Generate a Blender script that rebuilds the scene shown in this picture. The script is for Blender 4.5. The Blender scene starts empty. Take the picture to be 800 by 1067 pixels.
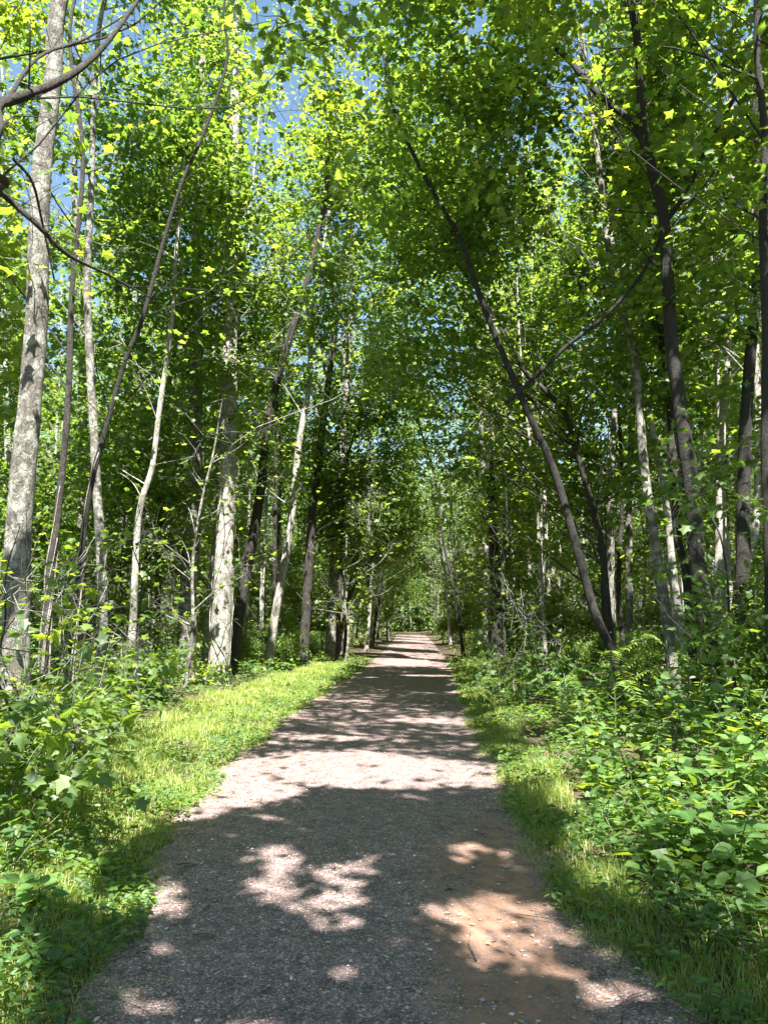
import bpy, math, random
import numpy as np
C = bpy.context
R8 = np.random.RandomState
rng = R8(11)

# ------------------------------------------------------------------ camera
CAM_H, FPX = 1.6, 806.0                      # eye height, focal length in photo pixels
PITCH, YAW = math.radians(7.74), math.radians(2.0)
cam = bpy.data.cameras.new('camera'); camo = bpy.data.objects.new('camera', cam)
C.scene.collection.objects.link(camo); C.scene.camera = camo
camo.location = (0, 0, CAM_H); camo.rotation_euler = (math.radians(90)+PITCH, 0, YAW)
cam.sensor_fit = 'VERTICAL'; cam.sensor_height = 24; cam.lens = 24*FPX/1067
cam.clip_start = 0.05; cam.clip_end = 2000

# ------------------------------------------------------------------ world, sun
SUN_EL, SUN_AZ = math.radians(58), math.radians(171)   # azimuth clockwise from +Y: behind, a little right
SUN = np.array([math.sin(SUN_AZ)*math.cos(SUN_EL), math.cos(SUN_AZ)*math.cos(SUN_EL), math.sin(SUN_EL)])
w = bpy.data.worlds.new('World'); C.scene.world = w; w.use_nodes = True
nt = w.node_tree; bg = nt.nodes['Background']
sk = nt.nodes.new('ShaderNodeTexSky'); sk.sky_type = 'NISHITA'; sk.sun_disc = False
sk.sun_elevation = SUN_EL; sk.sun_rotation = SUN_AZ; sk.air_density = 1.0; sk.dust_density = 0.4; sk.ozone_density = 1.0
tint = nt.nodes.new('ShaderNodeMix'); tint.data_type = 'RGBA'; tint.blend_type = 'MULTIPLY'; tint.inputs['Factor'].default_value = 1
tint.inputs['B'].default_value = (.97, 1.04, .96, 1)
nt.links.new(sk.outputs[0], tint.inputs['A']); nt.links.new(tint.outputs['Result'], bg.inputs[0]); bg.inputs[1].default_value = 0.055
sl = bpy.data.lights.new('sun', 'SUN'); sl.energy = 5.0; sl.angle = math.radians(0.55); sl.color = (1.0, 0.96, 0.88)
so = bpy.data.objects.new('sun', sl); C.scene.collection.objects.link(so)
so.rotation_euler = (math.pi/2-SUN_EL, 0, math.pi-SUN_AZ); so.location = (10, -10, 40)
vs = C.scene.view_settings; vs.view_transform = 'Standard'; vs.look = 'None'; vs.exposure = 2.5; vs.gamma = 1
vs.use_curve_mapping = False
cy = C.scene.cycles
cy.max_bounces = 7; cy.diffuse_bounces = 5; cy.glossy_bounces = 2; cy.transmission_bounces = 6; cy.transparent_max_bounces = 4
cy.caustics_reflective = False; cy.caustics_refractive = False; cy.sample_clamp_indirect = 6
cy.use_denoising = True

# ------------------------------------------------------------------ helpers
cF = np.array([-math.sin(YAW)*math.cos(PITCH), math.cos(YAW)*math.cos(PITCH), math.sin(PITCH)])
cR = np.array([math.cos(YAW), math.sin(YAW), 0.0]); cU = np.cross(cR, cF)
def at(px, py, Y):                           # photo pixel -> world point at distance Y down the trail
    r = cF + (px-400)/FPX*cR + (533.5-py)/FPX*cU
    return np.array([0, 0, CAM_H]) + r*(Y/r[1])
def nrm(v): return v/np.maximum(np.linalg.norm(v, axis=-1, keepdims=True), 1e-9)

def link(o, parent=None):
    C.scene.collection.objects.link(o)
    if parent: o.parent = parent
    return o
def thing(name, label, cat, loc=(0, 0, 0), group=None):
    o = bpy.data.objects.new(name, None); o.location = loc; o.empty_display_size = .2
    o['label'] = label; o['category'] = cat
    if group: o['group'] = group
    return link(o)
def mesh_from(name, V, T, mat, smooth=False, mats=None, mi=None):
    """V (n,3) and triangles/quads T (m,k)"""
    me = bpy.data.meshes.new(name); V = np.asarray(V, np.float32); T = np.asarray(T, np.int32)
    k = T.shape[1]
    me.vertices.add(len(V)); me.vertices.foreach_set('co', V.ravel())
    me.loops.add(T.size); me.loops.foreach_set('vertex_index', T.ravel())
    me.polygons.add(len(T)); me.polygons.foreach_set('loop_start', np.arange(0, T.size, k, dtype=np.int32))
    me.polygons.foreach_set('use_smooth', np.full(len(T), smooth))
    for m in (mats or [mat]): me.materials.append(m)
    if mi is not None: me.polygons.foreach_set('material_index', np.asarray(mi, np.int32))
    me.update(calc_edges=True)
    return me
def obj(name, me, parent=None):
    return link(bpy.data.objects.new(name, me), parent)
def structure(name, me):
    o = obj(name, me); o['kind'] = 'structure'; return o
def stuff(name, me, label, cat):
    o = obj(name, me); o['kind'] = 'stuff'; o['label'] = label; o['category'] = cat; return o

class Tubes:
    """gathers tapered tubes into one quad mesh"""
    def __init__(s): s.V = []; s.Q = []; s.n = 0
    def add(s, P, rad, sides=6, jitter=0.0, r=None):
        P = np.asarray(P, float); rad = np.asarray(rad, float); n = len(P)
        T = nrm(np.gradient(P, axis=0)); ref = np.array([0.31, 0.87, 0.11])
        A = nrm(np.cross(T, ref)); B = np.cross(T, A)
        th = np.linspace(0, 2*math.pi, sides, endpoint=False)
        rr = np.repeat(rad[:, None], sides, 1)
        if jitter: rr = rr*(1+jitter*(r or rng).uniform(-1, 1, rr.shape))
        V = P[:, None]+rr[..., None]*(np.cos(th)[None, :, None]*A[:, None]+np.sin(th)[None, :, None]*B[:, None])
        i = np.arange(n-1)[:, None]*sides; j = np.arange(sides)[None]; j2 = (j+1) % sides
        Q = np.stack([i+j, i+j2, i+sides+j2, i+sides+j], -1).reshape(-1, 4)+s.n
        s.V.append(V.reshape(-1, 3)); s.Q.append(Q); s.n += n*sides
        last = s.n-sides
        s.Q.append(np.array([[last, last+k, last+k+1, last+min(k+2, sides-1)] for k in range(1, sides-1, 2)]))
    def mesh(s, name, mat, origin=None):
        V = np.concatenate(s.V)
        if origin is not None: V = V-origin
        return mesh_from(name, V, np.concatenate(s.Q), mat, True)
def smooth_path(P, n):
    """Catmull-Rom through P, n samples per span"""
    P = np.asarray(P, float); Q = np.vstack([2*P[0]-P[1], P, 2*P[-1]-P[-2]]); out = []
    for i in range(1, len(Q)-2):
        t = np.linspace(0, 1, n, endpoint=False)[:, None]
        a, b, c, d = Q[i-1], Q[i], Q[i+1], Q[i+2]
        out.append(.5*((2*b)+(c-a)*t+(2*a-5*b+4*c-d)*t*t+(3*b-a-3*c+d)*t**3))
    return np.vstack(out+[P[-1:]])

# leaf outlines: x along the leaf, y across, z off its plane
MAPLE = (np.array([[0, 0, 0], [.34, .48, .04], [.62, .27, .02], [1, 0, -.08], [.62, -.27, .02], [.34, -.48, .04]]),
         np.array([[0, 1, 2], [0, 2, 3], [0, 3, 4], [0, 4, 5]]))
_o = [(0, 0), (-.08, .2), (.06, .34), (.12, .48), (.27, .4), (.45, .56), (.52, .38), (.48, .2), (.7, .3), (.76, .16), (1, 0)]
_o = _o+[(x, -y) for x, y in _o[-2:0:-1]]
BIGMAPLE = (np.array([[.3, 0, .03]]+[[x, y, -.05*abs(y)-.08*x*x] for x, y in _o]),
            np.array([[0, 1+i, 1+(i+1) % len(_o)] for i in range(len(_o))]))
_o = [(0, 0), (.0, .32), (.2, .24), (.48, .50), (.56, .22), (.98, 0), (.56, -.22), (.48, -.50), (.2, -.24), (.0, -.32)]
MAPLE5 = (np.array([[.3, 0, .02]]+[[x, y, -.10*abs(y)-.08*x*x] for x, y in _o]), np.array([[0, 1+i, 1+(i+1) % len(_o)] for i in range(len(_o))]))
OVAL = (np.array([[0, 0, 0], [.28, .24, .06], [.68, .22, .05], [1, 0, -.06], [.68, -.22, .05], [.28, -.24, .06]]),
        np.array([[0, 1, 2], [0, 2, 3], [0, 3, 4], [0, 4, 5]]))
BROAD = (np.array([[0, 0, 0], [.05, .2, .05], [.25, .38, .08], [.5, .38, .07], [.78, .2, .03], [1, 0, -.08],
                   [.78, -.2, .03], [.5, -.38, .07], [.25, -.38, .08], [.05, -.2, .05], [.3, 0, 0], [.6, 0, -.01]]),
         np.array([[0, 1, 10], [1, 2, 10], [2, 3, 10], [3, 11, 10], [3, 4, 11], [4, 5, 11], [5, 6, 11], [6, 7, 11], [7, 10, 11], [7, 8, 10], [8, 9, 10], [9, 0, 10]]))
LEAFLET = (np.array([[0, 0, 0], [.35, .13, .03], [1, 0, -.05], [.35, -.13, .03]]), np.array([[0, 1, 2], [0, 2, 3]]))

class Leaves:
    """leaf arrays: pos, direction, normal, size"""
    def __init__(s, P, D, N, S, tpl): s.P, s.D, s.N, s.S, s.tpl = P, D, N, S, tpl
    def keep(s, m): return Leaves(s.P[m], s.D[m], s.N[m], s.S[m], s.tpl)
    def verts(s):
        D = nrm(s.D); W = nrm(np.cross(s.N, D)); N = np.cross(D, W); t = s.tpl[0]
        return s.P[:, None]+s.S[:, None, None]*(t[None, :, 0:1]*D[:, None]+t[None, :, 1:2]*W[:, None]+t[None, :, 2:3]*N[:, None])
    def mesh(s, name, mat, origin=None):
        V = s.verts()
        if origin is not None: V = V-origin
        n, k = V.shape[:2]; F = (s.tpl[1][None]+(np.arange(n)*k)[:, None, None]).reshape(-1, 3)
        return mesh_from(name, V.reshape(-1, 3), F, mat)
def join_leaves(L): return Leaves(*[np.concatenate([getattr(l, a) for l in L]) for a in 'PDNS'], L[0].tpl)

def sprays(S, O, n, rad, size, tpl, r, flat=.09, tilt=.30):
    """n leaves in a flat fan round each spray centre S with outward direction O"""
    m = len(S)
    if m == 0: return Leaves(np.zeros((0, 3)), np.zeros((0, 3)), np.zeros((0, 3)), np.zeros(0), tpl)
    O = nrm(O*np.array([1, 1, .35])); X = nrm(np.cross(O, [0, 0, 1.]))
    rd = rad*r.uniform(.6, 1.25, (m, 1))
    u = r.uniform(-1, 1, (m, n)); v = r.normal(0, .48, (m, n))*(1.05-.45*u)
    h = r.normal(0, flat, (m, n))-.18*u*u
    P = S[:, None]+rd[..., None]*(u[..., None]*O[:, None]+v[..., None]*X[:, None]+h[..., None]*np.array([0, 0, 1.]))
    D = O[:, None]*.6+X[:, None]*np.sign(v)[..., None]*.5+r.normal(0, .45, (m, n, 3)); D[..., 2] -= .22
    bias = r.normal(0, .26, (m, 1, 3))
    N = np.array([0, 0, 1.])+r.normal(0, tilt, (m, n, 3))+bias
    Sz = size*r.uniform(.5, 1.3, (m, n))*r.uniform(.85, 1.15, (m, 1))
    return Leaves(P.reshape(-1, 3), D.reshape(-1, 3), N.reshape(-1, 3), Sz.ravel(), tpl)

# ------------------------------------------------------------------ materials
def mat(name):
    m = bpy.data.materials.new(name); m.use_nodes = True; n = m.node_tree.nodes; n.clear()
    return m, n, m.node_tree.links, n.new('ShaderNodeOutputMaterial')
def ramp(n, pts, mode='LINEAR'):
    r = n.new('ShaderNodeValToRGB'); r.color_ramp.interpolation = mode; e = r.color_ramp.elements
    while len(e) < len(pts): e.new(.5)
    for k, (p, c) in enumerate(pts): e[k].position = p; e[k].color = (*c, 1)
    return r
def noise(n, l, vec, scale, detail=4, rough=.6):
    t = n.new('ShaderNodeTexNoise'); t.inputs['Scale'].default_value = scale; t.inputs['Detail'].default_value = detail
    t.inputs['Roughness'].default_value = rough
    if vec is not None: l.new(vec, t.inputs['Vector'])
    return t
def leaf_mat(name, cols, tcols, gloss=.035, rough=.5, tr=.45):
    """cols/tcols: reflected and transmitted colours across leaf-to-leaf variation"""
    m, n, l, out = mat(name)
    g = n.new('ShaderNodeNewGeometry')
    k = len(cols)-1; oi = n.new('ShaderNodeObjectInfo'); ro = ramp(n, [(0, (.72, .80, .85)), (.5, (1, 1, 1)), (1, (1.25, 1.12, .95))]); l.new(oi.outputs['Random'], ro.inputs[0])
    rc = ramp(n, [(i/k, c) for i, c in enumerate(cols)]); rt = ramp(n, [(i/k, c) for i, c in enumerate(tcols)])
    l.new(g.outputs['Random Per Island'], rc.inputs[0]); l.new(g.outputs['Random Per Island'], rt.inputs[0])
    d = n.new('ShaderNodeBsdfDiffuse'); t = n.new('ShaderNodeBsdfTranslucent'); mx = n.new('ShaderNodeMixShader'); mx.inputs[0].default_value = tr
    
    for a_, b_ in ((rc, d), (rt, t)):
        q_ = n.new('ShaderNodeMix'); q_.data_type = 'RGBA'; q_.blend_type = 'MULTIPLY'; q_.inputs['Factor'].default_value = 1
        l.new(a_.outputs[0], q_.inputs['A']); l.new(ro.outputs[0], q_.inputs['B']); l.new(q_.outputs['Result'], b_.inputs[0])
    l.new(d.outputs[0], mx.inputs[1]); l.new(t.outputs[0], mx.inputs[2])
    gl = n.new('ShaderNodeBsdfGlossy'); gl.inputs['Roughness'].default_value = rough; gl.inputs['Color'].default_value = (1, 1, 1, 1)
    m2 = n.new('ShaderNodeMixShader'); m2.inputs[0].default_value = gloss
    l.new(mx.outputs[0], m2.inputs[1]); l.new(gl.outputs[0], m2.inputs[2]); l.new(m2.outputs[0], out.inputs[0])
    return m
LEAF = leaf_mat('maple_leaf', [(.04, .085, .018), (.062, .12, .023), (.085, .15, .028), (.115, .18, .04)],
                [(.17, .29, .025), (.27, .42, .035), (.36, .51, .045), (.46, .59, .055)], .03, .55, .52)
UNDER = leaf_mat('undergrowth_leaf', [(.032, .085, .022), (.055, .125, .028), (.08, .16, .035), (.11, .19, .05)],
                 [(.17, .30, .025), (.28, .44, .035), (.38, .54, .045), (.52, .62, .06)], .03, .55, .48)
GRASS = leaf_mat('grass_blade', [(.09, .17, .03), (.15, .24, .04), (.21, .28, .055), (.34, .32, .14)],
                 [(.30, .44, .04), (.42, .54, .06), (.50, .57, .08), (.5, .46, .18)], .04, .5, .45)
BRIGHT = leaf_mat('broad_weed_leaf', [(.08, .17, .04), (.11, .21, .05), (.15, .25, .07)],
                  [(.28, .46, .05), (.36, .54, .07), (.46, .60, .10)], .015, .6, .45)

def bark_mat(name, lo, mid, hi, lichen, amt, vscale=9):
    m, n, l, out = mat(name)
    tc = n.new('ShaderNodeTexCoord'); mp = n.new('ShaderNodeMapping'); l.new(tc.outputs['Object'], mp.inputs[0])
    mp.inputs['Scale'].default_value = (1, 1, .3)
    a = noise(n, l, mp.outputs[0], vscale*4, 8, .78); b = noise(n, l, tc.outputs['Object'], 7, 6, .72)
    v = n.new('ShaderNodeTexVoronoi'); v.feature = 'DISTANCE_TO_EDGE'; v.inputs['Scale'].default_value = vscale*3.6
    l.new(mp.outputs[0], v.inputs['Vector'])
    ra = ramp(n, [(.3, lo), (.52, mid), (.72, hi)]); l.new(a.outputs[0], ra.inputs[0])
    rb = ramp(n, [(.50-amt*.3, (0, 0, 0)), (.60-amt*.3, (1, 1, 1))]); l.new(b.outputs[0], rb.inputs[0])
    mx = n.new('ShaderNodeMix'); mx.data_type = 'RGBA'; mx.inputs['B'].default_value = (*lichen, 1)
    sc = n.new('ShaderNodeMath'); sc.operation = 'MULTIPLY'; sc.inputs[1].default_value = .8 if amt > 0 else .15
    l.new(rb.outputs[0], sc.inputs[0]); l.new(sc.outputs[0], mx.inputs['Factor']); l.new(ra.outputs[0], mx.inputs['A'])
    rv = ramp(n, [(0, (.45, .45, .45)), (.12, (1, 1, 1))]); l.new(v.outputs[0], rv.inputs[0])
    mu = n.new('ShaderNodeMix'); mu.data_type = 'RGBA'; mu.blend_type = 'MULTIPLY'; mu.inputs['Factor'].default_value = .35
    l.new(mx.outputs['Result'], mu.inputs['A']); l.new(rv.outputs[0], mu.inputs['B'])
    p = n.new('ShaderNodeBsdfPrincipled'); p.inputs['Roughness'].default_value = .9; l.new(mu.outputs['Result'], p.inputs['Base Color'])
    ad = n.new('ShaderNodeMath'); ad.operation = 'ADD'; rh = n.new('ShaderNodeMath'); rh.operation = 'MULTIPLY'; rh.inputs[1].default_value = .4; l.new(rv.outputs[0], rh.inputs[0]); l.new(a.outputs[0], ad.inputs[0]); l.new(rh.outputs[0], ad.inputs[1])
    bp = n.new('ShaderNodeBump'); bp.inputs['Strength'].default_value = .9; bp.inputs['Distance'].default_value = .03
    l.new(ad.outputs[0], bp.inputs['Height']); l.new(bp.outputs[0], p.inputs['Normal']); l.new(p.outputs[0], out.inputs[0])
    return m
BARK = {'shade_black': bark_mat('shade_black_bark', (.008, .007, .006), (.02, .017, .015), (.045, .04, .034), (.20, .20, .18), -.3),  # near-black bark; the leaning tree's shade is put into this colour
        'grey': bark_mat('grey_bark', (.04, .034, .03), (.11, .098, .085), (.22, .20, .175), (.33, .33, .29), .1),
        'dark': bark_mat('dark_bark', (.012, .010, .009), (.032, .027, .023), (.075, .064, .054), (.26, .26, .23), -.15),
        'pale': bark_mat('pale_bark', (.10, .085, .07), (.24, .215, .185), (.37, .34, .30), (.44, .43, .39), .2)}
VINE = bark_mat('vine_bark', (.12, .10, .08), (.27, .24, .20), (.38, .35, .3), (.4, .38, .34), .1, 20)

# ------------------------------------------------------------------ trail shape and ground
EY = np.array([-60, 0, 3.3, 4.6, 6.5, 8.5, 13.7, 23.2, 35.7, 60, 80, 100, 140])
EL = np.array([-1.6, -1.25, -1.33, -1.60, -1.83, -2.0, -1.98, -1.61, -1.34, -1.25, -1.6, -3.2, -8.])
ER = np.array([1.4, 1.2, 1.16, .92, .90, .93, .97, 1.31, 1.37, 1.36, 1.1, .1, -5.])
def edge_l(y): y = np.asarray(y, float); return np.interp(y, EY, EL)+.05*np.sin(y*1.9+np.sin(y*.8))+.03*np.sin(y*4.3+1)
def edge_r(y): y = np.asarray(y, float); return np.interp(y, EY, ER)+.05*np.sin(y*2.3+1+np.sin(y*1.1))+.03*np.sin(y*5.1)
def wob(x, y, s, seed=0):                    # cheap smooth noise in -1..1
    a = seed*1.7
    return (np.sin(x*1.0*s+1.3*np.sin(y*.7*s+a)+a)+np.sin(y*1.13*s+1.7*np.sin(x*.83*s-a)+2*a)+np.sin((x+y)*.77*s*1.9+a*3)*.6)/2.6
def ground_z(x, y):
    dl = np.maximum(edge_l(y)-x, 0); dr = np.maximum(x-edge_r(y), 0)
    z = -.03+.0*x
    bump = wob(x, y, .9, 1)*.06+wob(x, y, .23, 2)*.16
    far = np.clip(np.maximum(dl, dr)/3, 0, 1)
    z = z+far*bump+.06*np.clip(dl/.8, 0, 1)+.10*np.clip(dr/1., 0, 1)+.22*np.clip((dr-1)/4, 0, 1)-.15*np.clip((dl-3)/5, 0, 1)
    return z
def axis(lo, hi, dense_lo, dense_hi, step, grow=1.12):
    a = list(np.arange(dense_lo, dense_hi, step)); s = step
    v = a[-1]
    while v < hi: s *= grow; v += s; a.append(v)
    s = step; v = a[0]; b = []
    while v > lo: s *= grow; v -= s; b.append(v)
    return np.array(b[::-1]+a)
def grid_mesh(name, xs, ys, zf, m, mask=None):
    X, Y = np.meshgrid(xs, ys); Z = zf(X, Y); V = np.stack([X, Y, Z], -1).reshape(-1, 3); nx = len(xs)
    i, j = np.meshgrid(np.arange(len(ys)-1), np.arange(nx-1), indexing='ij'); b = i*nx+j
    Q = np.stack([b, b+1, b+nx+1, b+nx], -1).reshape(-1, 4)
    if mask is not None:
        c = V[Q].mean(1); Q = Q[mask(c[:, 0], c[:, 1])]
        u, inv = np.unique(Q, return_inverse=True); V = V[u]; Q = inv.reshape(Q.shape)
    return mesh_from(name, V, Q, m, True)

def soil_mat():
    m, n, l, out = mat('forest_soil'); tc = n.new('ShaderNodeTexCoord')
    a = noise(n, l, tc.outputs['Object'], 9, 8, .7); b = noise(n, l, tc.outputs['Object'], 45, 4, .7)
    ra = ramp(n, [(.3, (.035, .026, .017)), (.5, (.075, .058, .036)), (.68, (.14, .11, .065))]); l.new(a.outputs[0], ra.inputs[0])
    rb = ramp(n, [(.35, (.5, .5, .5)), (.65, (1.3, 1.2, 1.0))]); l.new(b.outputs[0], rb.inputs[0])
    mu = n.new('ShaderNodeMix'); mu.data_type = 'RGBA'; mu.blend_type = 'MULTIPLY'; mu.inputs['Factor'].default_value = 1
    l.new(ra.outputs[0], mu.inputs['A']); l.new(rb.outputs[0], mu.inputs['B'])
    p = n.new('ShaderNodeBsdfPrincipled'); p.inputs['Roughness'].default_value = .95; l.new(mu.outputs['Result'], p.inputs['Base Color'])
    bp = n.new('ShaderNodeBump'); bp.inputs['Strength'].default_value = .8; bp.inputs['Distance'].default_value = .03
    l.new(b.outputs[0], bp.inputs['Height']); l.new(bp.outputs[0], p.inputs['Normal']); l.new(p.outputs[0], out.inputs[0])
    return m
def gravel_mat():
    m, n, l, out = mat('trail_gravel'); tc = n.new('ShaderNodeTexCoord'); P = tc.outputs['Object']
    big = noise(n, l, P, .9, 5, .6); fine = noise(n, l, P, 90, 6, .8); mid = noise(n, l, P, 7, 9, .78)
    v = n.new('ShaderNodeTexVoronoi'); v.inputs['Scale'].default_value = 150; l.new(P, v.inputs['Vector'])
    v2 = n.new('ShaderNodeTexVoronoi'); v2.inputs['Scale'].default_value = 62; l.new(P, v2.inputs['Vector'])
    # grey-mauve stone dust, stones picked out one by one
    hs = n.new('ShaderNodeSeparateColor'); l.new(v.outputs['Color'], hs.inputs[0])
    rs = ramp(n, [(0, (.076, .052, .050)), (.5, (.185, .132, .130)), (.88, (.265, .198, .195)), (1, (.58, .50, .43))]); l.new(hs.outputs[0], rs.inputs[0])
    hs2 = n.new('ShaderNodeSeparateColor'); l.new(v2.outputs['Color'], hs2.inputs[0])
    rs2 = ramp(n, [(0, (.62, .62, .62)), (.9, (1.12, 1.1, 1.1)), (1, (2.1, 2.0, 1.8))]); l.new(hs2.outputs[0], rs2.inputs[0])
    mu = n.new('ShaderNodeMix'); mu.data_type = 'RGBA'; mu.blend_type = 'MULTIPLY'; mu.inputs['Factor'].default_value = .8
    l.new(rs.outputs[0], mu.inputs['A']); l.new(rs2.outputs[0], mu.inputs['B'])
    rm = ramp(n, [(.34, (.45, .40, .37)), (.5, (.95, .93, .92)), (.66, (1.35, 1.3, 1.3))]); l.new(mid.outputs[0], rm.inputs[0])
    mu2 = n.new('ShaderNodeMix'); mu2.data_type = 'RGBA'; mu2.blend_type = 'MULTIPLY'; mu2.inputs['Factor'].default_value = .8
    l.new(mu.outputs['Result'], mu2.inputs['A']); l.new(rm.outputs[0], mu2.inputs['B'])
    # red earth showing through along the right-hand wheel line
    sx = n.new('ShaderNodeSeparateXYZ'); l.new(P, sx.inputs[0])
    def m_(op, a, b=None, clamp=False):
        k = n.new('ShaderNodeMath'); k.operation = op; k.use_clamp = clamp
        for i, q in enumerate((a, b)):
            if q is None: continue
            if isinstance(q, (int, float)): k.inputs[i].default_value = q
            else: l.new(q, k.inputs[i])
        return k.outputs[0]
    dx = m_('SUBTRACT', sx.outputs[0], .48); dx = m_('DIVIDE', dx, .45); dx = m_('MULTIPLY', dx, dx)
    dy = m_('SUBTRACT', sx.outputs[1], 4.3); dy = m_('DIVIDE', dy, 2.3); dy = m_('MULTIPLY', dy, dy)
    e = m_('ADD', dx, dy); e = m_('SUBTRACT', 1.25, e)
    nb = m_('SUBTRACT', big.outputs[0], .5); nb = m_('MULTIPLY', nb, 3.0); nm = m_('SUBTRACT', mid.outputs[0], .5); nm = m_('MULTIPLY', nm, 4.5)
    e = m_('ADD', e, nb); e = m_('ADD', e, nm); e = m_('MULTIPLY', e, .85, True)
    er = ramp(n, [(.3, (.12, .07, .048)), (.7, (.31, .175, .118))]); l.new(mid.outputs[0], er.inputs[0])
    mx = n.new('ShaderNodeMix'); mx.data_type = 'RGBA'; l.new(e, mx.inputs['Factor']); l.new(mu2.outputs['Result'], mx.inputs['A']); l.new(er.outputs[0], mx.inputs['B'])
    p = n.new('ShaderNodeBsdfPrincipled'); p.inputs['Roughness'].default_value = .88; l.new(mx.outputs['Result'], p.inputs['Base Color'])
    ad = m_('ADD', m_('MULTIPLY', v.outputs['Distance'], -.7), m_('ADD', fine.outputs[0], m_('MULTIPLY', v2.outputs['Distance'], -1.0)))
    bp = n.new('ShaderNodeBump'); bp.inputs['Strength'].default_value = .6; bp.inputs['Distance'].default_value = .008
    l.new(ad, bp.inputs['Height']); l.new(bp.outputs[0], p.inputs['Normal']); l.new(p.outputs[0], out.inputs[0])
    return m
SOIL, GRAVEL = soil_mat(), gravel_mat()
structure('ground', grid_mesh('ground', axis(-400, 400, -8, 8, .16), axis(-300, 700, -3, 16, .16), ground_z, SOIL))
def path_z(x, y):
    f = np.clip((30-y)/20, 0, 1)
    return -.015+.012*f*wob(x, y, 2.1, 4)+.004*f*wob(x, y, 9, 5)-.02*np.exp(-((x-.55)/.35)**2)*f+.012*f-.22*np.clip(np.maximum(edge_l(y)-x, x-edge_r(y))+.03, 0, 1)
def path_mask(x, y):
    e = .14*wob(x, y, 2.3, 6)+.09*wob(x, y, 7, 7)+.05*wob(x, y, 19, 8)
    return (x > edge_l(y)-.12+e) & (x < edge_r(y)+.12+e)
structure('path', grid_mesh('path', np.arange(-2.6, 1.9, .035), axis(-40, 72, 1.5, 12, .04, 1.03), path_z, GRAVEL, path_mask))

# ------------------------------------------------------------------ where sunlight reaches the ground through canopy gaps (metres)
LIT = [[(-1.71, 6.67), (-1.99, 7.37), (-1.74, 8.53), (-1.58, 10.12), (-0.88, 10.54), (-0.1, 9.16), (0.97, 8.9), (0.96, 8.03), (0.37, 7.57), (-0.27, 7.72), (-0.89, 7.53), (-1.31, 6.84)],
 [(-2.63, 5.92), (-3.9, 8.45), (-4.05, 10.43), (-2.04, 9.4), (-1.63, 7.19), (-1.87, 6.5), (-2.11, 5.69)],
 [(-1.08, 5.5), (-0.88, 5.73), (-0.59, 5.31), (-0.33, 5.64), (-0.21, 5.13), (-0.33, 4.71), (-0.23, 4.36), (-0.4, 4.29), (-0.65, 4.62), (-0.87, 4.77)],
 [(-1.71, 4.66), (-1.57, 5.0), (-1.31, 4.83), (-1.31, 4.45), (-1.45, 4.25)],
 [(0.05, 4.3), (0.22, 4.73), (0.73, 4.82), (0.88, 4.46), (1.02, 4.04), (1.07, 3.61), (0.77, 3.56), (0.56, 3.77), (0.32, 3.91)],
 [(-1.25, 3.44), (-1.13, 3.57), (-0.91, 3.42), (-0.9, 3.23), (-1.18, 3.22)],
 [(-0.75, 3.42), (-0.57, 3.51), (-0.45, 3.24), (-0.73, 3.23)],
 [(0.24, 5.66), (0.68, 5.79), (0.7, 5.42), (0.31, 5.28)],
 [(-1.54, 10.68), (-1.49, 12.45), (-0.8, 13.47), (0.65, 13.13), (0.84, 11.48), (0.14, 10.57)],
 [(-4.18, 10.42), (-6.48, 17.07), (-4.39, 21.28), (-2.75, 25.42), (-1.44, 41.3), (-0.81, 35.76), (-1.84, 19.21), (-1.97, 10.93), (-2.7, 9.72)],
 [(-1.35, 16.21), (0.43, 16.88), (0.75, 15.02), (-1.0, 14.02)],
 [(-1.24, 23.25), (0.77, 24.16), (0.79, 20.8), (-1.19, 20.1)],
 [(-1.15, 33.07), (0.47, 33.97), (0.59, 29.47), (-1.05, 28.17)],
 [(0.97, 8.9), (1.66, 9.22), (1.67, 8.24), (1.01, 7.68)],
 [(0.91, 28.24), (2.45, 28.29), (2.33, 17.38), (1.28, 13.15), (0.86, 17.33)],
 [(1.02, 5.8), (1.95, 6.64), (3.2, 6.39), (2.19, 4.44), (1.43, 4.29), (1.11, 5.0)],
 [(-2.63, 4.79), (-2.19, 4.97), (-1.81, 4.3), (-2.14, 3.93)],
 [(-2.02, 3.73), (-1.74, 3.79), (-1.45, 3.27), (-1.75, 3.26)]]
def in_poly(x, y, P):
    c = np.zeros(x.shape, bool); n = len(P)
    for i in range(n):
        (x1, y1), (x2, y2) = P[i], P[i-1]
        s = (y1 > y) != (y2 > y)
        with np.errstate(divide='ignore', invalid='ignore'):
            c ^= s & (x < (x2-x1)*(y-y1)/(y2-y1+1e-12)+x1)
    return c
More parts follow.
